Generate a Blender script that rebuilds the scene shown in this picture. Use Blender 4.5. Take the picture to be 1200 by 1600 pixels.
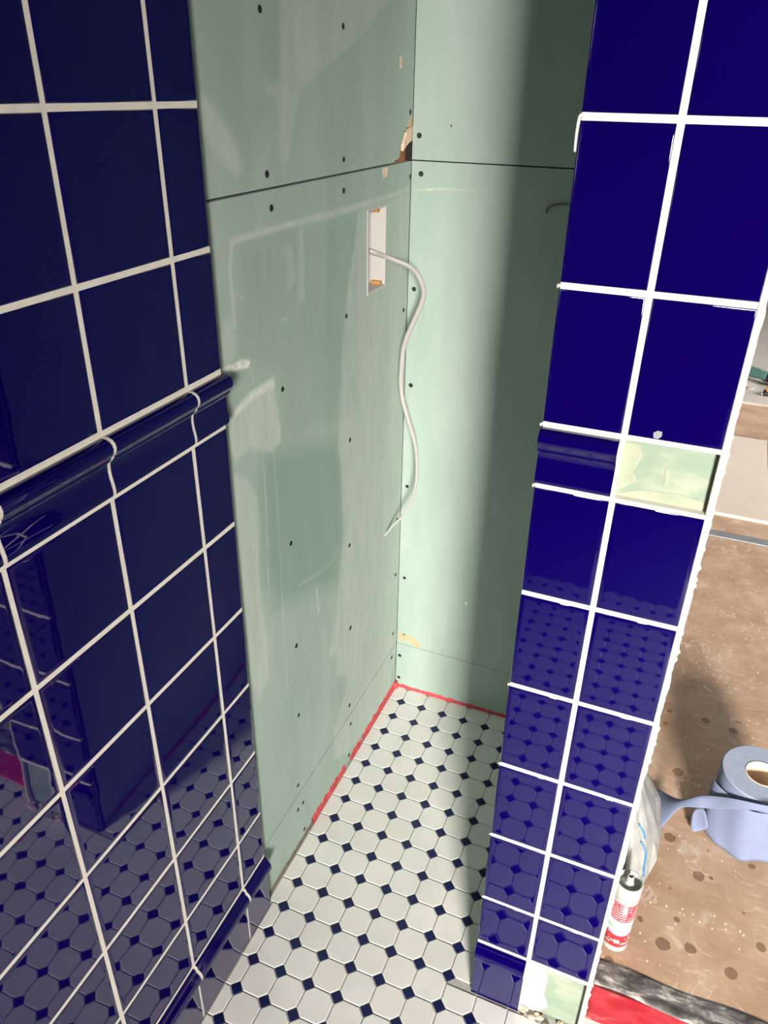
import bpy, bmesh, math, random
import numpy as np
from mathutils import Vector, Matrix
from mathutils.bvhtree import BVHTree

random.seed(7)
for o in list(bpy.data.objects):
    bpy.data.objects.remove(o)
scene = bpy.context.scene
COL = scene.collection

# ------------------------------------------------------------------ camera
FPX = 1203.635
CAM = Vector((.55995, -.98469, 1.4305))
RGT = Vector((.92235788, .385972, .01677972))
FWD = Vector((-.330037, .80977959, -.48511091))
UPV = Vector((-.2008271, .44190795, .87429162))
cd = bpy.data.cameras.new('camera')
cam = bpy.data.objects.new('camera', cd)
COL.objects.link(cam)
cd.sensor_fit = 'VERTICAL'
cd.sensor_height = 24.0
cd.lens = FPX / 1600 * 24.0
cd.clip_start = .02
m = Matrix.Identity(4)
for i in range(3):
    m[i][0] = RGT[i]; m[i][1] = UPV[i]; m[i][2] = -FWD[i]; m[i][3] = CAM[i]
cam.matrix_world = m
scene.camera = cam

# ------------------------------------------------------------------ view, sky, daylight at the windows
vs = scene.view_settings
vs.view_transform = 'Standard'
try: vs.look = 'None'
except Exception: pass
vs.exposure = 0.0
vs.gamma = 1.0
vs.use_curve_mapping = False
w = bpy.data.worlds.new('world'); scene.world = w
w.use_nodes = True
w.node_tree.nodes['Background'].inputs[0].default_value = (.75, .85, 1, 1)
w.node_tree.nodes['Background'].inputs[1].default_value = .6

def area(name, loc, aim, sx, sy, power, col=(1, 1, 1), spread=180):
    l = bpy.data.lights.new(name, 'AREA')
    l.shape = 'RECTANGLE'; l.size = sx; l.size_y = sy; l.energy = power; l.color = col; l.spread = math.radians(spread)
    o = bpy.data.objects.new(name, l); COL.objects.link(o)
    o.location = loc
    o.rotation_euler = (Vector(aim) - Vector(loc)).to_track_quat('-Z', 'Y').to_euler()
    return o
WIN = (2.34, -4.72, 1.95)
area('daylight_bath_window', WIN, (1.14, -.2, .55), .92, 1.0, 67, (1.0, .94, .85), 44)
area('daylight_hall_window', (2.72, 3.2, 1.5), (.9, 3.2, .2), 1.2, 1.2, 90, (1.0, .98, .96))

# ------------------------------------------------------------------ pixel helpers (photo is 1200 x 1600)
def ray(u, v):
    return (RGT * ((u - 600) / FPX) + FWD + UPV * ((800 - v) / FPX))
def onz(u, v, z=0.0):
    d = ray(u, v); return CAM + d * ((z - CAM.z) / d.z)
def onx(u, v, x):
    d = ray(u, v); return CAM + d * ((x - CAM.x) / d.x)
def ony(u, v, y):
    d = ray(u, v); return CAM + d * ((y - CAM.y) / d.y)

# ------------------------------------------------------------------ materials
def lin(c):
    c = c / 255.0
    return c / 12.92 if c <= .04045 else ((c + .055) / 1.055) ** 2.4
def rgb(r, g, b): return (lin(r), lin(g), lin(b), 1)

class MatB:
    def __init__(s, name):
        s.m = bpy.data.materials.new(name); s.m.use_nodes = True
        s.nt = s.m.node_tree; s.p = s.nt.nodes['Principled BSDF']
    def n(s, t, **k):
        n = s.nt.nodes.new(t)
        for a, v in k.items():
            if a.startswith('i_'):
                n.inputs[a[2:].replace('_', ' ')].default_value = v
            else: setattr(n, a, v)
        return n
    def l(s, a, b): s.nt.links.new(a, b)
    def set(s, **k):
        for a, v in k.items(): s.p.inputs[a.replace('_', ' ')].default_value = v
        return s
    def coord(s, kind='Object', scale=(1, 1, 1)):
        t = s.n('ShaderNodeTexCoord'); mp = s.n('ShaderNodeMapping')
        mp.inputs['Scale'].default_value = scale
        s.l(t.outputs[kind], mp.inputs['Vector']); return mp.outputs[0]
    def world(s, scale=(1, 1, 1)):
        t = s.n('ShaderNodeNewGeometry'); mp = s.n('ShaderNodeMapping')
        mp.inputs['Scale'].default_value = scale
        s.l(t.outputs['Position'], mp.inputs['Vector']); return mp.outputs[0]
    def noise(s, vec, scale, detail=4, rough=.55, dist=0):
        t = s.n('ShaderNodeTexNoise'); t.inputs['Scale'].default_value = scale
        t.inputs['Detail'].default_value = detail; t.inputs['Roughness'].default_value = rough
        t.inputs['Distortion'].default_value = dist
        s.l(vec, t.inputs['Vector']); return t.outputs['Fac']
    def ramp(s, fac, stops):
        r = s.n('ShaderNodeValToRGB'); e = r.color_ramp.elements
        while len(e) < len(stops): e.new(.5)
        for el, (p, c) in zip(e, stops):
            el.position = p; el.color = c if len(c) == 4 else (*c, 1)
        s.l(fac, r.inputs[0]); return r.outputs[0]
    def mix(s, fac, a, b):
        x = s.n('ShaderNodeMix', data_type='RGBA')
        for sock, v in ((x.inputs[0], fac), (x.inputs[6], a), (x.inputs[7], b)):
            if hasattr(v, 'is_linked'): s.l(v, sock)
            else: sock.default_value = v
        return x.outputs[2]
    def math(s, op, a, b=0.0):
        x = s.n('ShaderNodeMath', operation=op)
        for sock, v in ((x.inputs[0], a), (x.inputs[1], b)):
            if hasattr(v, 'is_linked'): s.l(v, sock)
            else: sock.default_value = v
        return x.outputs[0]
    def bump(s, h, strength=.2, dist=.001):
        b = s.n('ShaderNodeBump'); b.inputs['Strength'].default_value = strength
        b.inputs['Distance'].default_value = dist
        s.l(h, b.inputs['Height']); s.l(b.outputs[0], s.p.inputs['Normal'])
    def col(s, v):
        if hasattr(v, 'is_linked'): s.l(v, s.p.inputs['Base Color'])
        else: s.p.inputs['Base Color'].default_value = v
        return s
W1 = (1, 1, 1, 1); K1 = (0, 0, 0, 1)
M = {}
def simple(name, c, rough=.6, metal=0, nscale=30, var=.12, bump=0.0, **k):
    b = MatB(name); b.set(Roughness=rough, Metallic=metal, **k)
    f = b.noise(b.coord(), nscale)
    d = tuple(x * (1 - var) for x in c[:3]) + (1,)
    u = tuple(min(1, x * (1 + var)) for x in c[:3]) + (1,)
    b.col(b.ramp(f, [(.3, d), (.7, u)]))
    if bump: b.bump(f, bump, .001)
    M[name] = b.m
    return b.m

def mk_glaze():
    b = MatB('cobalt_glaze'); b.set(Roughness=.025, IOR=1.55)
    f = b.noise(b.world(), 3, 2)
    b.col(b.ramp(f, [(.3, (.0022, .0002, .055, 1)), (.7, (.0026, .0002, .064, 1))]))
    g = b.noise(b.world(), 26, 1, .3)
    b.bump(g, .10, .001)
    M['glaze'] = b.m
mk_glaze()
simple('grout', rgb(212, 207, 198), .85, nscale=60, var=.06, bump=.15)
simple('grout_floor', rgb(168, 168, 164), .85, nscale=80, var=.1)
def mk_oct():
    b = MatB('white_mosaic'); b.set(Roughness=.32, IOR=1.5)
    f = b.noise(b.world(), 9, 5)
    oi = b.n('ShaderNodeObjectInfo')
    c = b.ramp(f, [(.35, rgb(214, 215, 214)), (.65, rgb(227, 227, 225))])
    c2 = b.mix(b.math('MULTIPLY', oi.outputs['Random'], .25), c, rgb(212, 208, 198))
    b.col(c2); M['oct'] = b.m
mk_oct()
simple('navy_mosaic', (.006, .009, .062, 1), .22, nscale=40, var=.2)
simple('patch_cream', rgb(146, 154, 134), .85, nscale=50, var=.1, bump=.3)
simple('faint_smear', rgb(166, 176, 164), .85, nscale=50)
simple('stud_wood', rgb(150, 98, 62), .8, nscale=20, var=.2)
simple('backing', rgb(38, 30, 26), .9)
simple('screw', rgb(26, 28, 28), .55)
simple('gypsum', rgb(222, 196, 172), .9, nscale=80, var=.1, bump=.3)
simple('kraft', rgb(196, 160, 128), .9, nscale=40, var=.12)
simple('box_white', rgb(186, 182, 180), .4, nscale=10, var=.03)
simple('batten', rgb(176, 128, 66), .8, nscale=40, var=.12)
simple('cable_white', rgb(168, 165, 162), .42, nscale=20, var=.04)
simple('cable_grey', rgb(96, 92, 88), .5)
simple('seal_red', rgb(196, 66, 74), .55, nscale=60, var=.25, bump=.4)
simple('joint_fill', rgb(112, 100, 86), .9, nscale=60)
simple('paint_white', rgb(190, 188, 182), .8, nscale=4, var=.05)
simple('bath_boards', rgb(70, 58, 50), .7, nscale=8, var=.2)
simple('room_wall', rgb(84, 82, 78), .85, nscale=4, var=.06)
simple('ceiling', rgb(104, 102, 98), .9, nscale=4, var=.05)

def mk_board(name, stained):
    b = MatB(name); b.set(Roughness=.72)
    v = b.world((1, 1, .25)); f = b.noise(v, 14, 6, .6)
    c = b.ramp(f, [(.3, (.272, .358, .316, 1)), (.7, (.345, .424, .384, 1))])
    fib = b.noise(b.world((1, 1, .12)), 220, 3)
    c = b.mix(b.math('MULTIPLY', fib, .10), c, (.40, .5, .42, 1))
    if stained:
        a = b.n('ShaderNodeVertexColor', layer_name='stain')
        sp = b.n('ShaderNodeSeparateColor'); b.l(a.outputs[0], sp.inputs[0])
        st = b.noise(b.world((1, 1, .18)), 60, 5, .65)
        brk = b.ramp(st, [(.30, (.45, .45, .45, 1)), (.62, W1)])
        c = b.mix(sp.outputs[1], c, (.165, .262, .212, 1))
        c = b.mix(b.math('MULTIPLY', sp.outputs[0], brk), c, (.50, .55, .50, 1))
        gr = b.noise(b.world(), 160, 5, .7)
        brk2 = b.ramp(gr, [(.34, (.25, .25, .25, 1)), (.55, W1)])
        c = b.mix(b.math('MULTIPLY', sp.outputs[2], brk2), c, (.78, .77, .72, 1))
    # splashes
    vo = b.n('ShaderNodeTexVoronoi'); vo.inputs['Scale'].default_value = 13
    b.l(b.world((1, 1, .45)), vo.inputs['Vector'])
    pick = b.math('GREATER_THAN', b.noise(b.world(), 2.6, 2), .56)
    dot = b.math('MULTIPLY', b.math('LESS_THAN', vo.outputs['Distance'], .028), pick)
    c = b.mix(b.math('MULTIPLY', dot, .8), c, (.8, .8, .76, 1))
    b.col(c); b.bump(fib, .06, .0005)
    M[name] = b.m
mk_board('board', False); mk_board('board_stained', True)

def mk_patch():
    b = MatB('patch_board'); b.set(Roughness=.8)
    f = b.noise(b.world((1, 1, 1.6)), 22, 6, .6, .4)
    c = b.ramp(f, [(.40, (.20, .265, .205, 1)), (.5, (.225, .285, .22, 1)), (.72, (.33, .355, .28, 1))])
    b.col(c); b.bump(f, .3, .001); M['patch'] = b.m
mk_patch()

def mk_hall():
    b = MatB('hall_floor'); b.set(Roughness=.6)
    f = b.noise(b.world((1, 1.0, 1)), 7, 6, .6)
    c = b.ramp(f, [(.3, rgb(156, 124, 102)), (.5, rgb(174, 144, 121)), (.72, rgb(192, 166, 145))])
    st = b.noise(b.world((5, 26, 1)), 3.2, 6, .65, .6)
    c = b.mix(b.math('MULTIPLY', b.ramp(st, [(.55, K1), (.72, W1)]), .45), c, rgb(214, 190, 168))
    # dust scratches
    mk = b.noise(b.world(), 4.5, 3)
    sc = b.n('ShaderNodeTexNoise'); sc.inputs['Scale'].default_value = 9
    sc.inputs['Detail'].default_value = 3; sc.inputs['Distortion'].default_value = 1.6
    b.l(b.world(), sc.inputs['Vector'])
    band = b.math('ABSOLUTE', b.math('SUBTRACT', sc.outputs['Fac'], .5))
    sl = b.ramp(band, [(.0, W1), (.012, K1)])
    c = b.mix(b.math('MULTIPLY', b.math('MULTIPLY', sl, b.ramp(mk, [(.48, K1), (.6, W1)])), .55), c, rgb(232, 220, 208))
    du = b.noise(b.world(), 11, 7, .7)
    c = b.mix(b.math('MULTIPLY', b.ramp(du, [(.60, K1), (.74, W1)]), .6), c, rgb(222, 210, 200))
    # white specks
    v2 = b.n('ShaderNodeTexVoronoi', voronoi_dimensions='2D'); v2.inputs['Scale'].default_value = 42
    b.l(b.world((1, .7, 1)), v2.inputs['Vector'])
    c = b.mix(b.math('MULTIPLY', b.math('LESS_THAN', v2.outputs['Distance'], b.math('MULTIPLY', b.noise(b.world(), 70, 2), .13)),
              b.math('GREATER_THAN', b.noise(b.world(), 12, 2), .57)), c, rgb(236, 226, 214))
    # drip spots
    v3 = b.n('ShaderNodeTexVoronoi', voronoi_dimensions='2D'); v3.inputs['Scale'].default_value = 15
    wob = b.noise(b.world(), 90, 3)
    b.l(b.world(), v3.inputs['Vector'])
    dd = b.math('ADD', v3.outputs['Distance'], b.math('MULTIPLY', b.math('SUBTRACT', wob, .5), .12))
    sep = b.n('ShaderNodeSeparateColor'); b.l(v3.outputs['Color'], sep.inputs[0])
    thr = b.math('ADD', b.math('MULTIPLY', sep.outputs[0], .17), .04)
    spot = b.math('MULTIPLY', b.math('LESS_THAN', dd, thr), b.math('GREATER_THAN', sep.outputs[1], .22))
    xyz = b.n('ShaderNodeSeparateXYZ'); b.l(b.world(), xyz.inputs[0])
    near = b.math('LESS_THAN', xyz.outputs[1], .75)
    c = b.mix(b.math('MULTIPLY', b.math('MULTIPLY', spot, near), .7), c, rgb(104, 68, 50))
    b.col(c); b.bump(du, .15, .001); M['hall'] = b.m
mk_hall()
simple('hall_far', rgb(186, 178, 172), .7, nscale=5, var=.06)
simple('ply', rgb(208, 194, 180), .7, nscale=6, var=.05)
simple('ply_edge', rgb(232, 216, 190), .8, nscale=20, var=.06)
simple('strip_metal', rgb(140, 146, 152), .45, metal=.3, nscale=40, var=.12)
def mk_tape():
    b = MatB('threshold_tape'); b.set(Roughness=.5)
    f = b.noise(b.world((1, 2.2, 1)), 16, 7, .7, .5)
    c = b.ramp(f, [(.38, rgb(58, 56, 56)), (.52, rgb(104, 102, 102)), (.64, rgb(196, 192, 188))])
    b.col(c); b.bump(f, .5, .003); M['tape'] = b.m
mk_tape()
def mk_membrane():
    b = MatB('membrane'); b.set(Roughness=.45)
    f = b.noise(b.world((1.0, 3.0, 1)), 9, 6, .6, .5)
    c = b.ramp(f, [(.4, rgb(206, 44, 60)), (.56, rgb(222, 72, 84)), (.70, rgb(236, 170, 168))])
    b.col(c); b.bump(f, .3, .002); M['membrane'] = b.m
mk_membrane()
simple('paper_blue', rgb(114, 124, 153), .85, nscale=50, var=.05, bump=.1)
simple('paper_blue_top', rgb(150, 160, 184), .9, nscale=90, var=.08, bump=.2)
simple('core_card', rgb(226, 204, 180), .9, nscale=30, var=.08)
simple('plastic_white', rgb(176, 176, 174), .35, nscale=10, var=.03)
simple('print_blue', rgb(52, 120, 184), .5)
def mk_bag():
    b = MatB('bag_plastic'); b.set(Roughness=.28, Alpha=1.0)
    f = b.noise(b.coord(), 24, 5)
    b.col(b.ramp(f, [(.3, rgb(128, 130, 130)), (.7, rgb(156, 156, 154))])); b.bump(f, .35, .004)
    b.p.inputs['Transmission Weight'].default_value = .0
    M['bag'] = b.m
mk_bag()
def mk_label():
    b = MatB('tube_label'); b.set(Roughness=.35)
    xyz = b.n('ShaderNodeSeparateXYZ'); b.l(b.coord(), xyz.inputs[0])
    z = xyz.outputs[2]
    R_ = rgb(222, 52, 66); Wt = rgb(240, 238, 236); G_ = rgb(160, 196, 170); L_ = rgb(214, 178, 214)
    zz = b.math('MULTIPLY', z, 1 / .135)
    r = b.n('ShaderNodeValToRGB'); r.color_ramp.interpolation = 'CONSTANT'
    stops = [(0, Wt), (.05, R_), (.30, L_), (.36, Wt), (.40, G_), (.50, Wt), (.60, R_), (.955, Wt), (.97, G_)]
    e = r.color_ramp.elements
    while len(e) < len(stops): e.new(.5)
    for el, (p, c) in zip(e, stops): el.position = p; el.color = c
    b.l(zz, r.inputs[0])
    # unreadable small print rows and a white block
    wv = b.math('GREATER_THAN', b.math('SINE', b.math('MULTIPLY', z, 2 * math.pi / .0065)), .55)
    br = b.math('GREATER_THAN', b.noise(b.coord(scale=(1, 1, .2)), 160, 2), .42)
    inz = b.math('MULTIPLY', b.math('GREATER_THAN', zz, .63), b.math('LESS_THAN', zz, .93))
    c = b.mix(b.math('MULTIPLY', b.math('MULTIPLY', wv, br), b.math('MULTIPLY', inz, .55)), r.outputs[0], Wt)
    blk = b.math('MULTIPLY', b.math('GREATER_THAN', b.noise(b.coord(scale=(1, 1, .9)), 75, 2), .54),
                 b.math('MULTIPLY', b.math('GREATER_THAN', zz, .10), b.math('LESS_THAN', zz, .24)))
    c = b.mix(blk, c, Wt)
    b.col(c); M['label'] = b.m
mk_label()
simple('tool_green', rgb(74, 116, 108), .4, nscale=20, var=.12)
simple('tool_black', rgb(40, 40, 42), .5)
simple('tool_yellow', rgb(238, 172, 40), .45, nscale=20, var=.1)
simple('foil', rgb(206, 214, 224), .25, metal=.5, nscale=60, var=.15, bump=.6)
simple('frame_white', rgb(225, 225, 222), .4)
def mk_glass():
    b = MatB('glass'); b.set(Roughness=.0, IOR=1.45); b.p.inputs['Transmission Weight'].default_value = 1
    f = b.noise(b.coord(), 3); b.col(b.ramp(f, [(0, (.95, .97, 1, 1)), (1, W1)])); M['glass'] = b.m
mk_glass()

# ------------------------------------------------------------------ mesh helpers
def obj(name, bm, mat, parent=None, smooth=False):
    me = bpy.data.meshes.new(name); bm.to_mesh(me); bm.free()
    return obj_me(name, me, mat, parent, smooth)
def obj_me(name, me, mat, parent=None, smooth=False):
    if mat and not me.materials: me.materials.append(M[mat])
    if smooth:
        me.polygons.foreach_set('use_smooth', [True] * len(me.polygons))
    o = bpy.data.objects.new(name, me); COL.objects.link(o)
    if parent: o.parent = parent
    return o
def tag(o, label, cat, group=None, kind=None):
    o['label'] = label; o['category'] = cat
    if group: o['group'] = group
    if kind: o['kind'] = kind
    return o
def empty(name, loc, label, cat, **k):
    o = bpy.data.objects.new(name, None); COL.objects.link(o); o.location = loc
    o.empty_display_size = .05
    return tag(o, label, cat, **k)
def bx(bm, x0, x1, y0, y1, z0, z1):
    vs = [bm.verts.new((x, y, z)) for x in (x0, x1) for y in (y0, y1) for z in (z0, z1)]
    for f in ((0, 1, 3, 2), (4, 6, 7, 5), (0, 4, 5, 1), (2, 3, 7, 6), (0, 2, 6, 4), (1, 5, 7, 3)):
        bm.faces.new([vs[i] for i in f])
def box(name, x0, x1, y0, y1, z0, z1, mat, parent=None, bev=0):
    bm = bmesh.new(); bx(bm, x0, x1, y0, y1, z0, z1)
    if bev:
        bmesh.ops.bevel(bm, geom=bm.edges[:], offset=bev, segments=2, affect='EDGES', profile=.5)
    bmesh.ops.recalc_face_normals(bm, faces=bm.faces[:])
    return obj(name, bm, mat, parent)
def lathe(prof, n=32):
    bm = bmesh.new(); rings = []
    for r, z in prof:
        if r < 1e-6: rings.append([bm.verts.new((0, 0, z))])
        else: rings.append([bm.verts.new((r * math.cos(2 * math.pi * i / n), r * math.sin(2 * math.pi * i / n), z)) for i in range(n)])
    for a, b_ in zip(rings, rings[1:]):
        for i in range(n):
            j = (i + 1) % n
            if len(a) == 1 and len(b_) == 1: continue
            if len(a) == 1: bm.faces.new((a[0], b_[i], b_[j]))
            elif len(b_) == 1: bm.faces.new((a[i], a[j], b_[0]))
            else: bm.faces.new((a[i], a[j], b_[j], b_[i]))
    bmesh.ops.recalc_face_normals(bm, faces=bm.faces[:])
    return bm
def tube(pts, radii, n=10, flat=1.0):
    bm = bmesh.new(); rings = []
    up = Vector((0, 1, 0)); prev = None
    for i, p in enumerate(pts):
        t = (pts[min(i + 1, len(pts) - 1)] - pts[max(i - 1, 0)]).normalized()
        if prev is None: a = t.cross(Vector((.3, .9, .2))).normalized()
        else: a = (prev - t * prev.dot(t)).normalized()
        prev = a; b_ = t.cross(a)
        rings.append([bm.verts.new(p + (a * math.cos(2 * math.pi * k / n) + b_ * math.sin(2 * math.pi * k / n) * flat) * radii[i]) for k in range(n)])
    for a, b_ in zip(rings, rings[1:]):
        for k in range(n):
            bm.faces.new((a[k], a[(k + 1) % n], b_[(k + 1) % n], b_[k]))
    bm.faces.new(rings[0]); bm.faces.new(rings[-1])
    bmesh.ops.recalc_face_normals(bm, faces=bm.faces[:])
    return bm
def spline(P, per=6):
    out = []
    for i in range(len(P) - 1):
        p0 = P[max(i - 1, 0)]; p1 = P[i]; p2 = P[i + 1]; p3 = P[min(i + 2, len(P) - 1)]
        for k in range(per):
            t = k / per
            out.append(.5 * ((2 * p1) + (p2 - p0) * t + (2 * p0 - 5 * p1 + 4 * p2 - p3) * t * t + (3 * p1 - p0 - 3 * p2 + p3) * t ** 3))
    out.append(P[-1].copy()); return out

def clip(poly, a, b, c):           # keep a*x+b*y<=c
    out = []
    for i in range(len(poly)):
        p, q = poly[i], poly[(i + 1) % len(poly)]
        dp = a * p[0] + b * p[1] - c; dq = a * q[0] + b * q[1] - c
        if dp <= 0: out.append(p)
        if (dp < 0) != (dq < 0) and abs(dp - dq) > 1e-12:
            t = dp / (dp - dq); out.append((p[0] + t * (q[0] - p[0]), p[1] + t * (q[1] - p[1])))
    res = []
    for p in out:
        if not res or math.hypot(p[0] - res[-1][0], p[1] - res[-1][1]) > 1e-5: res.append(p)
    if len(res) > 1 and math.hypot(res[0][0] - res[-1][0], res[0][1] - res[-1][1]) < 1e-5: res.pop()
    return res
def poly_area(p):
    return .5 * sum(p[i][0] * p[(i + 1) % len(p)][1] - p[(i + 1) % len(p)][0] * p[i][1] for i in range(len(p)))
def inset(poly, d):
    out = poly
    for i in range(len(poly)):
        p, q = poly[i], poly[(i + 1) % len(poly)]
        ex, ey = q[0] - p[0], q[1] - p[1]; L = math.hypot(ex, ey)
        if L < 1e-6: continue
        nx, ny = ey / L, -ex / L       # outward for ccw
        out = clip(out, nx, ny, nx * p[0] + ny * p[1] - d)
        if len(out) < 3: return out
    return out
def piece(bm, poly, h, bev, z0=0.0, drop=None):   # ccw polygon slab, chamfered top
    n = len(poly)
    drop = bev if drop is None else drop
    cx = sum(p[0] for p in poly) / n; cy = sum(p[1] for p in poly) / n
    def sh(p, d):
        L = math.hypot(p[0] - cx, p[1] - cy); k = max(0, 1 - d / max(L, 1e-6))
        return (cx + (p[0] - cx) * k, cy + (p[1] - cy) * k)
    lv = [[bm.verts.new((p[0], p[1], z0)) for p in poly],
          [bm.verts.new((p[0], p[1], z0 + h - drop)) for p in poly],
          [bm.verts.new((*sh(p, bev * .45), z0 + h - drop * .3)) for p in poly],
          [bm.verts.new((*sh(p, bev * 1.3), z0 + h)) for p in poly]]
    for a, b_ in zip(lv, lv[1:]):
        for i in range(n): bm.faces.new((a[i], a[(i + 1) % n], b_[(i + 1) % n], b_[i]))
    bm.faces.new(lv[-1])

# ------------------------------------------------------------------ dimensions
T = -.011                    # plasterboard face on the left wall; tile faces lie at x = 0
YE, YN, YB = -.1774, -.1774, .5214
YA, PT = -.2527, .153
XL, XM, XR = .4193, .5083, .6074
ZR = [.150, .268, .4205, .573, .7235, .875, 1.0265, 1.1025, 1.2545, 1.408, 1.561, 1.714, 1.867, 2.02, 2.173, 2.326, 2.479]
G = .0058                    # grout joint
CEIL = 2.55
# ------------------------------------------------------------------ structure: shells
wl = box('wall_left', -.16, -.066, -4.9, .60, -.02, CEIL, 'backing')
tag(wl, 'left alcove wall, dark blue glazed tiles changing to bare green plasterboard', 'wall', kind='structure')
wb = box('wall_back', -.066, .60, YB + .0127, .60, -.02, CEIL, 'backing')
tag(wb, 'back alcove wall of bare green plasterboard with visible screws', 'wall', kind='structure')
wr = box('wall_right', .4375, .6005, -.154, YB + .0127, -.02, CEIL, 'backing')
tag(wr, 'narrow end wall faced with two columns of bright blue tiles', 'wall', kind='structure')
hall_l = box('wall_hall', .45, .60, .60, 6.8, -.02, CEIL, 'room_wall')
tag(hall_l, 'plain hall wall running on behind the alcove', 'wall', kind='structure')
wf = bmesh.new()
wx0, wx1, wz0, wz1 = WIN[0] - .46, WIN[0] + .46, WIN[2] - .56, WIN[2] + .56
for a in ((-.09, wx0, -.02, CEIL), (wx1, 2.9, -.02, CEIL), (wx0, wx1, -.02, wz0), (wx0, wx1, wz1, CEIL)):
    bx(wf, a[0], a[1], -5.0, -4.85, a[2], a[3])
wf = obj('wall_front', wf, 'room_wall')
tag(wf, 'plain bathroom wall with the window, facing the alcove', 'wall', kind='structure')
ws = bmesh.new()
for a in ((-5.0, 2.55, -.02, CEIL), (3.85, 6.8, -.02, CEIL), (2.55, 3.85, -.02, .85), (2.55, 3.85, 2.15, CEIL)):
    bx(ws, 2.80, 2.9, a[0], a[1], a[2], a[3])
ws = obj('wall_side', ws, 'room_wall')
tag(ws, 'plain side wall of bathroom and hall', 'wall', kind='structure')
wfar = box('wall_far', .60, 2.80, 6.8, 6.9, -.02, CEIL, 'paint_white')
tag(wfar, 'pale wall at the far end of the hall', 'wall', kind='structure')
ce = box('ceiling', -.09, 2.9, -5.0, 6.9, CEIL, CEIL + .08, 'ceiling')
tag(ce, 'plain off-white ceiling', 'ceiling', kind='structure')
def window(name, horiz, fixed, a0, a1, z0, z1, label):
    r = bpy.data.objects.new(name, None); COL.objects.link(r)
    tag(r, label, 'window', kind='structure')
    def b_(nm, u0, u1, d0, d1, w0, w1, mat):
        if horiz: box(nm, u0, u1, fixed + d0, fixed + d1, w0, w1, mat, r)
        else: box(nm, fixed + d0, fixed + d1, u0, u1, w0, w1, mat, r)
    t = .05
    b_('window_frame', a0, a0 + t, -.03, .03, z0, z1, 'frame_white'); b_('window_frame', a1 - t, a1, -.03, .03, z0, z1, 'frame_white')
    b_('window_frame', a0 + t, a1 - t, -.03, .03, z0, z0 + t, 'frame_white'); b_('window_frame', a0 + t, a1 - t, -.03, .03, z1 - t, z1, 'frame_white')
    b_('glass_pane', a0 + t, a1 - t, -.004, .004, z0 + t, z1 - t, 'glass')
window('window_1', True, -4.92, wx0, wx1, wz0, wz1, 'bathroom window letting daylight onto the alcove')
window('window_2', False, 2.85, 2.55, 3.85, .85, 2.15, 'hall window letting daylight onto the hall floor')

# ------------------------------------------------------------------ left wall: boards with stains
def px_yz(pts): return [(p.y, p.z) for p in (onx(u, v, T) for u, v in pts)]
def sdist(Y, Z, poly):
    n = len(poly); d = np.full(Y.shape, 1e9); ins = np.zeros(Y.shape, bool)
    for i in range(n):
        (y0, z0), (y1, z1) = poly[i], poly[(i + 1) % n]
        ey, ez = y1 - y0, z1 - z0
        t = np.clip(((Y - y0) * ey + (Z - z0) * ez) / (ey * ey + ez * ez + 1e-12), 0, 1)
        d = np.minimum(d, np.hypot(Y - y0 - t * ey, Z - z0 - t * ez))
        c = ((z0 > Z) != (z1 > Z)) & (Y < (y1 - y0) * (Z - z0) / (z1 - z0 + 1e-12) + y0)
        ins ^= c
    return np.where(ins, -d, d)
def ldist(Y, Z, line):
    d = np.full(Y.shape, 1e9)
    for (y0, z0), (y1, z1) in zip(line, line[1:]):
        ey, ez = y1 - y0, z1 - z0
        t = np.clip(((Y - y0) * ey + (Z - z0) * ez) / (ey * ey + ez * ez + 1e-12), 0, 1)
        d = np.minimum(d, np.hypot(Y - y0 - t * ey, Z - z0 - t * ez))
    return d
def sm(d, s): return np.clip(.5 - d / s, 0, 1)
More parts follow.
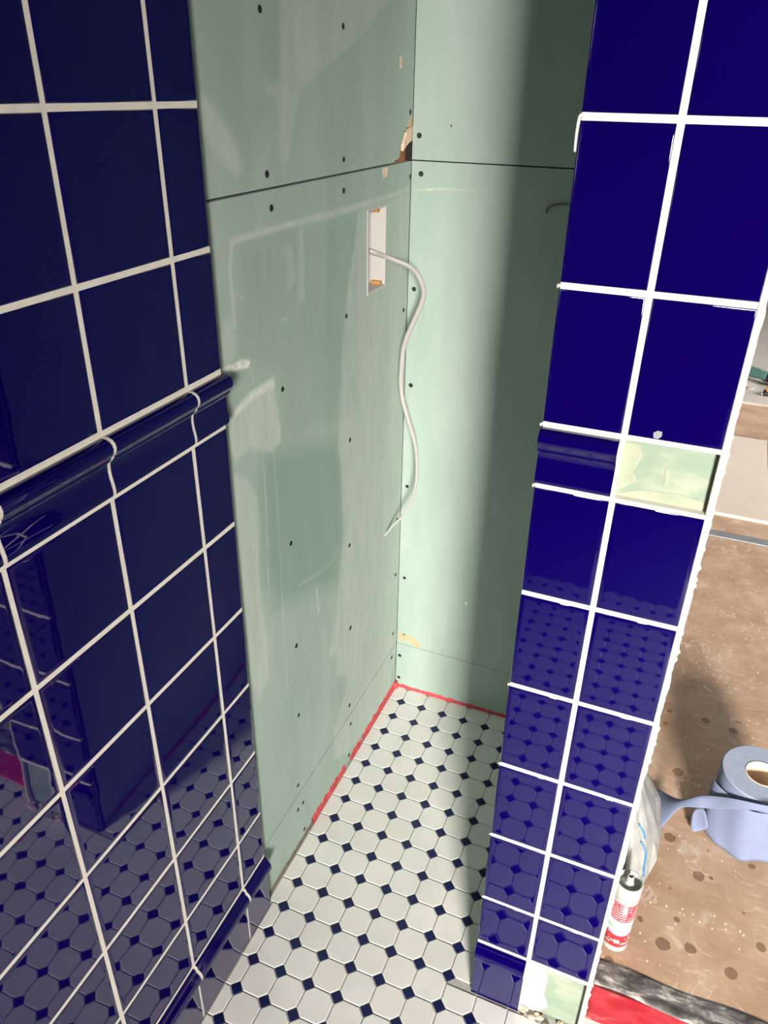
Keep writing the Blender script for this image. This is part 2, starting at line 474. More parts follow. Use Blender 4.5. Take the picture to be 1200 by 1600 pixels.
POLY = [  # channel, amount, softness, photo outline
 (0, .55, .010, [(300, 140), (322, 152), (345, 185), (366, 218), (381, 262), (372, 278), (352, 262), (328, 225), (312, 200), (302, 180)]),
 (0, .75, .006, [(427, 590), (431, 620), (439, 680), (438, 690), (425, 705), (408, 705), (392, 700), (368, 722), (355, 690), (362, 652), (372, 636), (395, 612)]),
 (2, .55, .006, [(427, 590), (430, 602), (398, 622), (378, 640), (364, 655), (367, 640), (392, 612)]),
 (2, .95, .004, [(343, 578), (362, 570), (380, 562), (391, 564), (389, 574), (372, 578), (358, 584), (344, 586)]),
 (0, .55, .008, [(355, 735), (385, 748), (400, 770), (406, 830), (404, 880), (410, 950), (418, 1000), (420, 1060), (404, 1100), (392, 1060), (380, 940), (366, 820)]),
 (0, .50, .008, [(531, 640), (528, 700), (533, 730), (535, 790), (537, 830), (530, 900), (527, 960), (513, 1028), (525, 1020), (524, 1060), (540, 1053), (540, 1080), (522, 1140), (522, 1190), (600, 1120), (622, 1000), (640, 300), (560, 330), (540, 480), (534, 560)]),
 (1, .60, .050, [(412, 712), (440, 700), (500, 690), (528, 690), (533, 730), (535, 790), (537, 830), (530, 900), (525, 915), (480, 930), (430, 950), (415, 900), (409, 830), (403, 760)]),
 (1, .20, .030, [(380, 300), (436, 150), (436, -60), (300, -60), (320, 120), (380, 240)]),
 (0, .42, .008, [(436, -60), (438, 130), (416, 134), (413, 146), (432, 152), (436, 200), (440, 250), (452, 250), (458, 190), (470, 140), (560, 60), (642, -40), (642, -80)]),
 (1, .25, .030, [(375, 390), (440, 365), (520, 350), (560, 340), (560, 640), (470, 680), (445, 690), (432, 580), (378, 560)]),
 (0, .45, .006, [(346, 500), (366, 498), (370, 540), (362, 572), (344, 574)]),
 (0, .35, .006, [(440, 385), (455, 380), (462, 430), (455, 455), (445, 455), (448, 420)]),
 (0, .40, .006, [(466, 345), (474, 344), (476, 470), (466, 470)]),
 (0, .45, .006, [(600, 1000), (612, 1000), (560, 1110), (545, 1180), (530, 1180), (528, 1150), (560, 1060)]),
]
LINE = [  # channel, amount, half width (m), photo polyline
 (0, .75, .0045, [(362, 378), (400, 365), (440, 354), (520, 334), (600, 310), (638, 295)]),
 (0, .75, .0040, [(362, 380), (359, 420), (364, 470), (366, 510)]),
 (0, .55, .0012, [(365, 465), (382, 465)]),
 (0, .90, .0011, [(428, 700), (433, 780), (440, 900), (444, 1000), (449, 1076)]),
 (0, .60, .0012, [(410, 705), (416, 790), (420, 930)]),
 (0, .70, .0012, [(390, 574), (397, 596)]),
 (0, .60, .0016, [(440, 500), (446, 498), (452, 500)]),
 (2, .80, .0010, [(494, 912), (498, 958)]),
 (0, .55, .0014, [(465, 915), (495, 898), (518, 880), (528, 858)]),
 (0, .70, .0022, [(610, 1068), (598, 1088), (588, 1092)]),
 (0, .50, .0012, [(540, 182), (536, 212)]),
 (0, .50, .0016, [(412, 128), (440, 132)]),
]
POLYW = [(c, a, s, px_yz(p)) for c, a, s, p in POLY]
LINEW = [(c, a, s, px_yz(p)) for c, a, s, p in LINE]
def board_grid(name, y0, y1, z0, z1, step, holes=(), notch=None, parent=None):
    def axis(a, b_, marks):
        k = sorted(set([a, b_] + [q for q in marks if a < q < b_])); out = []
        for p, q in zip(k, k[1:]):
            n = max(1, round((q - p) / step)); out += [p + (q - p) * i / n for i in range(n)]
        return np.array(out + [b_])
    ys = axis(y0, y1, [h[0] for h in holes] + [h[1] for h in holes])
    zs = axis(z0, z1, [h[2] for h in holes] + [h[3] for h in holes])
    Y, Z = np.meshgrid(ys, zs, indexing='ij')
    ny, nz = Y.shape
    cy = (ys[:-1] + ys[1:]) / 2; cz = (zs[:-1] + zs[1:]) / 2
    CY, CZ = np.meshgrid(cy, cz, indexing='ij')
    keep = np.ones(CY.shape, bool)
    for h in holes: keep &= ~((CY > h[0]) & (CY < h[1]) & (CZ > h[2]) & (CZ < h[3]))
    if notch: keep &= sdist(CY, CZ, notch) > 0
    idx = np.arange(ny * nz).reshape(ny, nz)
    ii, jj = np.nonzero(keep)
    F = np.stack([idx[ii, jj], idx[ii + 1, jj], idx[ii + 1, jj + 1], idx[ii, jj + 1]], 1)
    V = np.stack([np.full(Y.size, T), Y.ravel(), Z.ravel()], 1)
    ch = np.zeros((3, Y.size)); Yf, Zf = Y.ravel(), Z.ravel()
    for c, a, s, p in POLYW: ch[c] = np.maximum(ch[c], a * sm(sdist(Yf, Zf, p), s))
    for c, a, s, p in LINEW: ch[c] = np.maximum(ch[c], a * sm(ldist(Yf, Zf, p) - s, .003))
    bm = bmesh.new()
    lay = bm.verts.layers.float_color.new('stain')
    vs_ = [bm.verts.new(v) for v in V.tolist()]
    for i, v in enumerate(vs_): v[lay] = (ch[0, i], ch[1, i], ch[2, i], 1)
    for f in F.tolist(): bm.faces.new([vs_[i] for i in f])
    bmesh.ops.delete(bm, geom=[v for v in bm.verts if not v.link_faces], context='VERTS')
    ed = [e for e in bm.edges if e.is_boundary]
    r = bmesh.ops.extrude_edge_only(bm, edges=ed)
    for v in r['geom']:
        if isinstance(v, bmesh.types.BMVert): v.co.x -= .0122
    return obj(name, bm, 'board_stained', parent)
ZJ1, ZJ2 = 1.3055, .1445
BOX = (.317, .398, 1.096, 1.239)
NOTCH = px_yz([(646, 194), (638, 197), (632, 206), (627, 224), (625, 238), (617, 251), (612, 262), (660, 262)])
lb_up = board_grid('plasterboard', -.185, YB - .0015, ZJ1 + .0016, CEIL - .002, .005, notch=NOTCH, parent=wl)
lb_mid = board_grid('plasterboard', -.185, YB - .0015, ZJ2 + .0017, ZJ1 - .0016, .004, holes=[BOX], parent=wl)
lb_low = board_grid('plasterboard', -.185, YB - .0015, 0.002, ZJ2 - .0017, .004, parent=wl)
box('joint_filler', -.0236, T - .0012, -.19, .50, ZJ2 - .002, ZJ2 + .002, 'joint_fill', wl)
# torn corner: stud behind, exposed gypsum lip
box('stud', -.066, -.0245, .44, YB, 1.28, 1.46, 'stud_wood', wl)
def flake(name, pts3, nrm, th, mat, parent):
    bm = bmesh.new(); nrm = Vector(nrm)
    a = [bm.verts.new(Vector(p)) for p in pts3]; b_ = [bm.verts.new(Vector(p) + nrm * th) for p in pts3]
    n = len(a)
    bm.faces.new(a); bm.faces.new(b_)
    for i in range(n): bm.faces.new((a[i], a[(i + 1) % n], b_[(i + 1) % n], b_[i]))
    bmesh.ops.recalc_face_normals(bm, faces=bm.faces[:])
    return obj(name, bm, mat, parent)
def lpx(pts, x=T): return [onx(u, v, x) for u, v in pts]
def bpx(pts, y=YB): return [ony(u, v, y) for u, v in pts]
flake('gypsum_lip', lpx([(644, 196), (638, 198), (632, 207), (627, 224), (626, 236), (631, 228), (636, 222), (641, 219), (644, 216)], T - .007), (1, 0, 0), .0055, 'gypsum', lb_up)
flake('torn_paper', lpx([(640, 186), (644, 186), (644, 198), (637, 199)]), (1, 0, 0), .0006, 'kraft', lb_up)
flake('torn_paper', lpx([(625, 238), (622, 248), (614, 252), (617, 246)]), (1, 0, 0), .0012, 'board', lb_up)
flake('gypsum_chip', lpx([(597, 263), (606, 261), (605, 275), (599, 278)]), (1, 0, 0), .0005, 'gypsum', lb_mid)
flake('gypsum_chip', lpx([(625, 88), (628, 88), (628, 106), (625, 108)]), (1, 0, 0), .0004, 'gypsum', lb_up)
# screws: a sunk dark head in a small raised rim
def screw_mesh():
    bm = lathe([(0, .0002), (.0016, .0002), (.0034, .00045), (.0044, .0007), (.0050, .0002), (.0050, -.0005)], 14)
    me = bpy.data.meshes.new('screw'); bm.to_mesh(me); bm.free(); me.materials.append(M['screw']); return me
SCM = screw_mesh()
def screw(p, axis, parent):
    o = bpy.data.objects.new('screw', SCM); COL.objects.link(o); o.parent = parent
    o.rotation_euler = (0, math.pi / 2, 0) if axis == 'x' else (math.pi / 2, 0, 0)
    o.location = p
    s = random.uniform(.85, 1.1); o.scale = (s, s, 1)
for u, v in [(405.7, 14), (536, 41), (417, 272), (537, 249), (424, 325), (537, 298), (541, 494), (641, 175), (641, 276), (630.5, 484.5),
             (546.7, 687.5), (546, 852), (631, 650), (620, 812), (441.5, 608), (454.5, 849), (463, 1009), (547.5, 981), (618, 898), (614, 990),
             (612, 1027), (466.7, 1117.5), (546, 1102), (548, 1131), (465.7, 1227), (473.5, 1254), (465.7, 1265.5), (545, 1179.5), (475.7, 1295)]:
    p = onx(u, v, T)
    screw(p, 'x', lb_up if p.z > ZJ1 else lb_mid if p.z > ZJ2 else lb_low)

# ------------------------------------------------------------------ back wall boards
bb = []
for z0, z1 in ((ZJ1 + .0012, CEIL - .002), (ZJ2 + .0006, ZJ1 - .0012), (.002, ZJ2 - .0006)):
    bb.append(box('plasterboard', T + .0008, .4365, YB, YB + .0125, z0, z1, 'board', wb))
for u, v in [(655, 211.7), (657.7, 271.7), (646.7, 451.7), (641.8, 602), (636, 760), (632, 903), (631, 992.5), (624.5, 1024), (623, 1058)]:
    p = ony(u, v, YB)
    screw(p, 'y', bb[0] if p.z > ZJ1 else bb[1] if p.z > ZJ2 else bb[2])
flake('torn_paper', bpx([(622, 988), (631, 992), (643, 995), (652, 1001), (656, 1012), (650, 1012), (640, 1004), (630, 1000), (623, 998)]), (0, -1, 0), .0006, 'kraft', bb[1])
flake('filler_smear', bpx([(646, 295), (690, 293), (740, 296), (742, 299), (690, 297.5), (650, 299)]), (0, -1, 0), .0003, 'faint_smear', bb[1])
flake('scuff', bpx([(704, 194), (707, 195), (706, 199), (703, 198)]), (0, -1, 0), .0003, 'joint_fill', bb[0])

# ------------------------------------------------------------------ right wall (nib) boards
rb = box('plasterboard', .425, .4375, -.166, YB, .002, CEIL - .002, 'board', wr)
box('plasterboard', .425, .6005, -.1664, -.154, .002, CEIL - .002, 'patch', wr)
box('plasterboard', .6005, .6125, -.1664, .60, .002, CEIL - .002, 'patch', wr)

pxn = lambda pts, y: [ony(u, v, y) for u, v in pts]
flake('plaster_smear', pxn([(823, 1503), (838, 1507), (852, 1512), (856, 1530), (850, 1552), (856, 1572), (838, 1582), (812, 1576)], -.1664), (0, -1, 0), .0010, 'box_white', wr)
flake('plaster_smear', pxn([(972, 690), (1000, 694), (1006, 712), (990, 735), (996, 752), (965, 765)], -.1664), (0, -1, 0), .0006, 'patch_cream', wr)
flake('plaster_smear', pxn([(1040, 735), (1044, 728), (1047, 745), (1043, 762), (1038, 758)], -.1664), (0, -1, 0), .0006, 'patch_cream', wr)
flake('plaster_smear', pxn([(962, 770), (1000, 765), (1060, 772), (1100, 785), (1104, 800), (1060, 796), (1000, 785)], -.1664), (0, -1, 0), .0006, 'patch_cream', wr)
# ------------------------------------------------------------------ wall tiles
MESH = {}
def rect_mesh(w_, h_, t_=.0095, bev=.0016):
    k = ('t', round(w_, 4), round(h_, 4))
    if k not in MESH:
        bm = bmesh.new()
        a, b_ = w_ / 2, h_ / 2
        def ring(d, z): return [bm.verts.new((sx * (a - d), sy * (b_ - d), z)) for sx, sy in ((-1, -1), (1, -1), (1, 1), (-1, 1))]
        r = [ring(0, -t_), ring(0, -bev), ring(bev * .35, -bev * .3), ring(bev * 1.2, -.00005), ring(bev * 4, 0)]
        for p, q in zip(r, r[1:]):
            for i in range(4): bm.faces.new((p[i], p[(i + 1) % 4], q[(i + 1) % 4], q[i]))
        bm.faces.new(r[-1])
        me = bpy.data.meshes.new('wall_tile'); bm.to_mesh(me); bm.free()
        me.materials.append(M['glaze'])
        me.polygons.foreach_set('use_smooth', [True] * len(me.polygons))
        MESH[k] = me
    return MESH[k]
DADO = [(0, .002), (.0045, .002), (.0056, .005), (.0056, .010), (.0046, .016), (.0032, .024), (.0028, .032), (.0036, .039), (.0060, .0435), (.0082, .0440), (.0082, .0462),
        (.0105, .0466), (.0108, .0492), (.0138, .0520), (.0156, .0560), (.0162, .0600), (.0152, .0645), (.0122, .0680), (.0075, .0700), (.0020, .0704), (0, .0700)]
SKIRT = [(0, .0010), (.0030, .0005), (.0036, .004), (.0036, .100), (.0042, .1035), (.0075, .1055), (.0080, .1085), (.0100, .1105), (.0130, .1160), (.0138, .1220), (.0125, .1290), (.0090, .1345), (.0050, .1375), (.0046, .1420), (.0020, .1450), (0, .1452)]
def profile_mesh(key, prof, w_, mat, off=0.0):
    k = (key, round(w_, 4), off)
    if k not in MESH:
        bm = bmesh.new()
        pr = [(-.0095, prof[0][1])] + [(max(o - off, -.001), z) for o, z in prof] + [(-.0095, prof[-1][1])]
        A = [bm.verts.new((-w_ / 2, z, o)) for o, z in pr]; B = [bm.verts.new((w_ / 2, z, o)) for o, z in pr]
        for i in range(len(pr) - 1): bm.faces.new((A[i], B[i], B[i + 1], A[i + 1]))
        bm.faces.new(A); bm.faces.new(B)
        bmesh.ops.recalc_face_normals(bm, faces=bm.faces[:])
        me = bpy.data.meshes.new(key); bm.to_mesh(me); bm.free(); me.materials.append(M[mat])
        for p in me.polygons: p.use_smooth = len(p.vertices) == 4
        try: me.set_sharp_from_angle(angle=math.radians(50))
        except Exception: pass
        MESH[k] = me
    return MESH[k]
# local frame: X along the wall, Y up, Z out of the wall
RL = Matrix(((0, 0, 1), (1, 0, 0), (0, 1, 0))).to_4x4()      # left wall: X->+y, Y->z, Z->+x
RN = Matrix(((1, 0, 0), (0, 0, -1), (0, 1, 0))).to_4x4()     # end wall: X->+x, Y->z, Z->-y
def put(name, me, rot, loc, parent, tilt=0.0):
    o = bpy.data.objects.new(name, me); COL.objects.link(o); o.parent = parent
    r = Matrix.Rotation(random.uniform(-tilt, tilt), 4, 'X') @ Matrix.Rotation(random.uniform(-tilt, tilt), 4, 'Y')
    o.matrix_local = Matrix.Translation(loc) @ rot @ r
    return o
def rows():
    for i in range(len(ZR) - 1):
        z0, z1 = ZR[i], ZR[i + 1]
        if i != 6: yield z0, z1
def tile_wall(cols, rot, at, parent, skip):
    for ci, (c0, c1, e0, e1) in enumerate(cols):    # e0/e1: True where the edge is free (no joint)
        a0 = c0 + (0 if e0 else G / 2); a1 = c1 - (0 if e1 else G / 2)
        wd, mid = a1 - a0, (a0 + a1) / 2
        for z0, z1 in rows():
            put('wall_tile', rect_mesh(wd, z1 - z0 - G), rot, at(mid, (z0 + z1) / 2), parent, .0028)
        if not skip(ci, 'border'):
            put('border_tile', profile_mesh('border_tile', DADO, wd, 'glaze'), rot, at(mid, ZR[6] + G / 2), parent)
        if not skip(ci, 'skirting'):
            put('skirting_tile', profile_mesh('skirting_tile', SKIRT, wd, 'glaze'), rot, at(mid, .001), parent)
cols = [(YA, YE, False, True)]
k = 0
while YA - (k + 1) * PT > -2.79:
    cols.append((YA - (k + 1) * PT, YA - k * PT, False, False)); k += 1
cols.append((-2.80, YA - k * PT, True, False))
tile_wall(cols, RL, lambda a, z: (0, a, z), wl, lambda c, s: False)
ncols = [(XL, XM, True, False), (XM, XR, False, True)]
tile_wall(ncols, RN, lambda a, z: (a, YN, z), wr, lambda c, s: c == 1)
flake('grout_smear', [ony(u, v, YN) for u, v in ((1021, 676), (1028, 673), (1035, 675), (1034, 682), (1028, 686), (1021, 684))], (0, -1, 0), .0002, 'strip_metal', wr)
# grout: one bed per wall, following the mouldings at the joints
def grout_left():
    bm = bmesh.new(); bx(bm, -.0108, -.0007, -2.80, YE - .0006, .001, CEIL - .002)
    o = obj('grout', bm, 'grout', wl)
    L = YE - .002 + 2.80
    put('grout', profile_mesh('grout_border', DADO, L, 'grout', .0008), RL, (0, YE - .002 - L / 2, ZR[6] + G / 2), wl)
    put('grout', profile_mesh('grout_skirting', SKIRT, L, 'grout', .0008), RL, (0, YE - .002 - L / 2, .001), wl)
grout_left()
def grout_nib():
    bm = bmesh.new(); y1 = -.1662; yf = YN + .0007
    seg = [(ZR[0] - G, ZR[6] + .002), (ZR[7] - .002, CEIL - .002)]
    for z0, z1 in seg: bx(bm, XL + .0008, XR + .001, yf, y1, z0, z1)
    for z0, z1 in ((0.001, ZR[0] - G), (ZR[6] + .002, ZR[7] - .002)): bx(bm, XL + .0008, XM + .0012, yf, y1, z0, z1)
    o = obj('grout', bm, 'grout', wr)
    # small lumps squeezed out of the free edge
    for z in (1.408, 1.2545, 1.1025, 1.0265, .7235, .573, .4205, .268):
        bm = bmesh.new()
        L = .05 if abs(z - 1.408) < .01 else random.uniform(.003, .009)
        pts = [Vector((XL + .003, YN + .0002, z)), Vector((XL - .0008, YN + .0008, z)), Vector((XL - .0022, YN + .0025, z - L * .3)), Vector((XL - .002, YN + .0035, z - L * .6))]
        bm.free(); bm = tube(spline(pts, 3), [.0019 * (1 - .04 * i) for i in range(10)], 8)
        obj('grout_lump', bm, 'grout', wr, True)
grout_nib()
# rough mortar bead down the outer corner of the end wall
def bead():
    bm = bmesh.new(); rings = []
    rnd = random.Random(3); z = .004; wob = 0
    while z < CEIL - .004:
        wob = wob * .9 + rnd.uniform(-.0006, .0006)
        wdt = .0078 + wob + (.002 if rnd.random() < .05 else 0)
        x0 = XR - .0012 + .0002 * rnd.random()
        dy = rnd.uniform(-.0004, .0004)
        rings.append([bm.verts.new(p) for p in ((x0, YN + .010, z), (x0, YN + .0004 , z), (x0 + wdt * .45, YN - .0008 + dy, z), (x0 + wdt * .85, YN + .0018 + dy, z), (x0 + wdt, YN + .006, z), (x0 + wdt * .7, YN + .0105, z))])
        z += .004
    for a, b_ in zip(rings, rings[1:]):
        for i in range(6): bm.faces.new((a[i], a[(i + 1) % 6], b_[(i + 1) % 6], b_[i]))
    bm.faces.new(rings[0]); bm.faces.new(rings[-1])
    bmesh.ops.recalc_face_normals(bm, faces=bm.faces[:])
    o = obj('mortar_bead', bm, 'grout', wr, True); o['label'] = 'rough cream mortar along the outer corner'
bead()

# ------------------------------------------------------------------ mosaic floor
LX, LY, LP = .02788, .46602, .05761
fl = bmesh.new(); bx(fl, -.066, .64, -1.55, YB, -.03, -.0016); bx(fl, .64, 2.80, -1.55, -.142, -.03, -.0016)
fl = obj('floor', fl, 'grout_floor')
tag(fl, 'mosaic floor of white octagon tiles with small navy square dots', 'floor', kind='structure')
fb = box('floor_bath', -.066, 2.80, -4.85, -1.55, -.03, -.001, 'bath_boards')
tag(fb, 'dark boarded part of the bathroom floor behind the mosaic', 'floor', kind='structure')
gp = .0021; A_ = .0129
hp = LP / 2 - gp / 2
cutd = LP - A_ - gp * .7
OCT = [(-hp, -hp), (hp, -hp), (hp, hp), (-hp, hp)]
for sx in (-1, 1):
    for sy in (-1, 1): OCT = clip(OCT, sx, sy, cutd)
if poly_area(OCT) < 0: OCT.reverse()
dh = A_ - gp * .35
DOT = [(dh, 0), (0, dh), (-dh, 0), (0, -dh)]
def poly_mesh(nm, poly, mat):
    bm = bmesh.new(); piece(bm, poly, .006, .0011, -.006)
    me = bpy.data.meshes.new(nm); bm.to_mesh(me); bm.free(); me.materials.append(M[mat]); return me
OM = poly_mesh('octagon_tile', OCT, 'oct'); DM = poly_mesh('dot_tile', DOT, 'navy_mosaic')
def floor_clip(poly):          # keep what lies on the open floor; None if nothing is left
    p = poly
    cx = sum(q[0] for q in p) / len(p); cy = sum(q[1] for q in p) / len(p)
    ymax = max(q[1] for q in p); xmax = max(q[0] for q in p)
    def lim(p, a, b_, c): return clip(p, a, b_, c) if len(p) >= 3 else p
    p = lim(p, 0, 1, YB - .003); p = lim(p, 0, -1, 1.548); p = lim(p, 1, 0, 2.796)
    p = lim(p, -1, 0, .006 if cy > YE else -.0042)
    if ymax > -.182 and xmax > .419:
        if cy < -.182 or cx > .435: p = lim(p, 0, 1, -.1835 if cx < .628 else -.142)
        else: p = lim(p, 1, 0, .4195)
    if len(p) < 3 or abs(poly_area(p)) < 2e-5: return None
    return p
singles = {'o': [], 'd': []}; rest = {'o': [], 'd': []}
for kind, base, x0, y0 in (('o', OCT, LX - LP / 2, LY + LP / 2), ('d', DOT, LX, LY)):
    for c in range(0, 50):
        for r in range(0, 37):
            x, y = x0 + c * LP, y0 - r * LP
            q = [(x + a, y + b_) for a, b_ in base]
            p = floor_clip(q)
            if not p: continue
            whole = p == q or abs(poly_area(p) - poly_area(q)) < 1e-9
            score = math.hypot((x - .35) * .9, (y + .12) * .75)
            (singles[kind] if True else rest[kind]).append((score, x, y, p, whole))
for kind, me, nm, mat in (('o', OM, 'octagon_tile', 'oct'), ('d', DM, 'dot_tile', 'navy_mosaic')):
    L = sorted(singles[kind], key=lambda t: t[0])
    for s, x, y, p, whole in L[:298]:
        cx, cy = (x, y)
        if whole: mm = me
        else:
            pp = [(a - cx, b_ - cy) for a, b_ in p]
            if poly_area(pp) < 0: pp.reverse()
            mm = poly_mesh(nm, pp, mat)
        o = bpy.data.objects.new(nm, mm); COL.objects.link(o); o.parent = fl
        o.location = (cx, cy, random.uniform(-.0004, .0002))
        o.rotation_euler = (random.uniform(-.004, .004), random.uniform(-.004, .004), random.uniform(-.006, .006) if whole else 0)
    bm = bmesh.new()
    for s, x, y, p, whole in L[298:]:
        if poly_area(p) < 0: p = p[::-1]
        piece(bm, p, .006, .0011, -.006)
    o = obj(nm + '_field', bm, mat, fl); o['kind'] = 'stuff'

# red sealing bead along the foot of the alcove walls
def seal(name, P, nrm, hgt, mat, parent, seed, gaps=()):
    rnd = random.Random(seed); bm = bmesh.new(); rings = []
    a, b_ = Vector(P[0]), Vector(P[1]); n = int((b_ - a).length / .006); nrm = Vector(nrm)
    for i in range(n + 1):
        p = a.lerp(b_, i / n); h = hgt * rnd.uniform(.7, 1.25); d = .0024 * rnd.uniform(.6, 1.3)
        rings.append([bm.verts.new(q) for q in (p + Vector((0, 0, -.004)), p + nrm * (d + .001) + Vector((0, 0, -.004)), p + nrm * d + Vector((0, 0, h * .35)), p + nrm * .0008 + Vector((0, 0, h)), p + Vector((0, 0, h)))])
    for i, (q, r) in enumerate(zip(rings, rings[1:])):
        if any(g0 <= i / n <= g1 for g0, g1 in gaps): continue
        for k in range(5): bm.faces.new((q[k], q[(k + 1) % 5], r[(k + 1) % 5], r[k]))
    bmesh.ops.recalc_face_normals(bm, faces=bm.faces[:])
    return obj(name, bm, mat, parent)
seal('seal_strip', ((T, .03, 0), (T, YB - .003, 0)), (1, 0, 0), .016, 'seal_red', wl, 5, gaps=((.34, .40), (.52, .55)))
seal('seal_strip', ((T, -.18, 0), (T, .03, 0)), (1, 0, 0), .006, 'joint_fill', wl, 6)
seal('seal_strip', ((T + .003, YB, 0), (.424, YB, 0)), (0, -1, 0), .008, 'seal_red', wb, 8)
seal('seal_strip', ((.425, -.12, 0), (.425, YB - .004, 0)), (-1, 0, 0), .007, 'seal_red', wr, 9)
bm = bmesh.new(); bmesh.ops.create_icosphere(bm, subdivisions=2, radius=.012)
for v in bm.verts: v.co = Vector((v.co.x * .7, v.co.y * .9, v.co.z * 1.1)) * random.uniform(.85, 1.15)
o = obj('seal_blob', bm, 'seal_red', wl, True); o.location = (T + .004, YB - .008, .006)
# broken mortar edge under the bare patch of the end wall
def rubble():
    bm = bmesh.new(); rnd = random.Random(4)
    for i in range(26):
        x = rnd.uniform(XM + .002, XR + .003); y = rnd.uniform(-.187, -.170); s = rnd.uniform(.002, .005)
        r = bmesh.ops.create_icosphere(bm, subdivisions=1, radius=s)
        for v in r['verts']: v.co = Vector((v.co.x * 1.6, v.co.y, v.co.z * .8)) * rnd.uniform(.7, 1.2) + Vector((x, y, .002))
    return obj('mortar_crumbs', bm, 'gypsum', wr)
rubble()

# ------------------------------------------------------------------ floor beyond the end wall
hf = box('floor_hall', .60, 2.80, -.045, 6.8, -.03, 0.0, 'hall')
tag(hf, 'dusty brown hardboard floor with drips and scratches', 'floor', kind='structure')
def wavy_strip(name, x0, x1, y0, y1, zb, amp, mat, seed, slope=0.0):
    rnd = random.Random(seed); bm = bmesh.new(); nx, ny = 70, 9; g = []
    ph = [rnd.uniform(0, 6.28) for _ in range(6)]
    for i in range(nx + 1):
        x = x0 + (x1 - x0) * i / nx; row = []
        for j in range(ny + 1):
            t = j / ny
            y = y0 + (y1 - y0) * t + .003 * math.sin(x * 31 + ph[0]) * (1 if j in (0, ny) else .3) + slope * (x - x0)
            z = zb + (amp * (.5 + .5 * math.sin(t * 14 + 9 * x + ph[1] + 1.5 * math.sin(x * 13 + ph[2]))) * rnd.uniform(.6, 1.2) if 0 < j < ny else 0)
            row.append(bm.verts.new((x, y, z)))
        g.append(row)
    for i in range(nx):
        for j in range(ny): bm.faces.new((g[i][j], g[i + 1][j], g[i + 1][j + 1], g[i][j + 1]))
    r = bmesh.ops.extrude_edge_only(bm, edges=[e for e in bm.edges if e.is_boundary])
    for v in r['geom']:
        if isinstance(v, bmesh.types.BMVert): v.co.z = -.004
    bmesh.ops.recalc_face_normals(bm, faces=bm.faces[:])
    return obj(name, bm, mat, None, True)
th = wavy_strip('trim_1', .613, 1.7, -.078, -.026, .0008, .0035, 'tape', 2)
tag(th, 'wrinkled dark grey dusty tape strip between red membrane and brown floor', 'threshold', kind='structure')
mb = wavy_strip('waterproof_membrane', .613, 1.7, -.145, -.074, -.0004, .0012, 'membrane', 5)
tag(mb, 'glossy red waterproofing membrane strip on floor beside tiled end wall', 'membrane')
ms = box('metal_strip', .62, 1.9, 1.735, 1.775, 0, .004, 'strip_metal', bev=.0012)
ms.rotation_euler = (0, 0, .0)
tag(ms, 'thin grey metal bar lying across brown hall floor', 'strip')
pr = empty('plywood_sheet', (.95, 2.33, 0), 'large pale board lying on the floor beyond grey metal bar', 'board')
for nm, a in (('board_face', (-.33, .002, -.415, .42, .009, .0125, 'ply')), ('board_edge', (-.33, .002, -.417, .42, 0, .009, 'ply_edge'))):
    o = box(nm, *a, pr)
fo = wavy_strip('foil_strip', .958, 1.03, 2.0, 2.75, .002, .012, 'foil', 12)
tag(fo, 'crumpled silvery blue plastic film beside pale board', 'plastic film')
gb = box('dust_board', .62, 2.2, 3.26, 6.6, 0, .012, 'hall_far', bev=.002)
tag(gb, 'pale grey protective board covering far end of hall floor', 'board')

# far tools
tl = empty('hand_tool', (.90, 3.66, .012), 'green cylindrical hand tool with black end lying on pale grey board', 'tool')
def along(bm, p, q):
    d = Vector(q) - Vector(p); rot = d.to_track_quat('Z', 'Y').to_matrix().to_4x4()
    bmesh.ops.transform(bm, matrix=Matrix.Translation(p) @ rot, verts=bm.verts[:]); return bm
pa, pb = Vector((-.075, .05, .04)), Vector((.075, -.05, .04))
o = obj('body', along(lathe([(0, 0), (.022, 0), (.028, .012), (.028, .10), (.024, .125), (.026, .14), (.026, .165), (.018, .172), (0, .172)], 20), pa, pb), 'tool_green', tl, True)
d = (pb - pa).normalized()
o = obj('end_cap', along(lathe([(0, 0), (.025, 0), (.031, .006), (.031, .03), (.022, .04), (0, .04)], 20), pb - d * .012, pb + d * .05), 'tool_black', tl, True)
o = obj('trigger', along(lathe([(0, 0), (.010, 0), (.011, .02), (.008, .05), (0, .05)], 12), pa + d * .12 + Vector((0, 0, -.005)), pa + d * .14 + Vector((.03, -.05, -.028))), 'tool_black', tl, True)
tm = empty('tape_measure', (.985, 3.42, .012), 'yellow and black tape measure lying near green tool', 'tape measure')
def rounded(name, sx, sy, sz, mat, parent, loc, bev):
    bm = bmesh.new(); bx(bm, -sx / 2, sx / 2, -sy / 2, sy / 2, 0, sz)
    bmesh.ops.bevel(bm, geom=bm.edges[:], offset=bev, segments=3, affect='EDGES', profile=.5)
    o = obj(name, bm, mat, parent, True); o.location = loc; return o
rounded('case', .085, .05, .024, 'tool_black', tm, (0, 0, 0), .008)
rounded('cover', .072, .044, .036, 'tool_yellow', tm, (.003, 0, .020), .012)
rounded('hook', .012, .02, .01, 'foil', tm, (-.046, 0, .001), .002)
sc = tube(spline([Vector(p) for p in ((.80, 3.50, .0155), (.845, 3.53, .017), (.875, 3.48, .0155), (.90, 3.50, .016))], 6), [.0035] * 19, 8)
sc = obj('cord_offcut', sc, 'plastic_white', None, True); tag(sc, 'short pale cord offcut between green tool and end wall', 'cord')

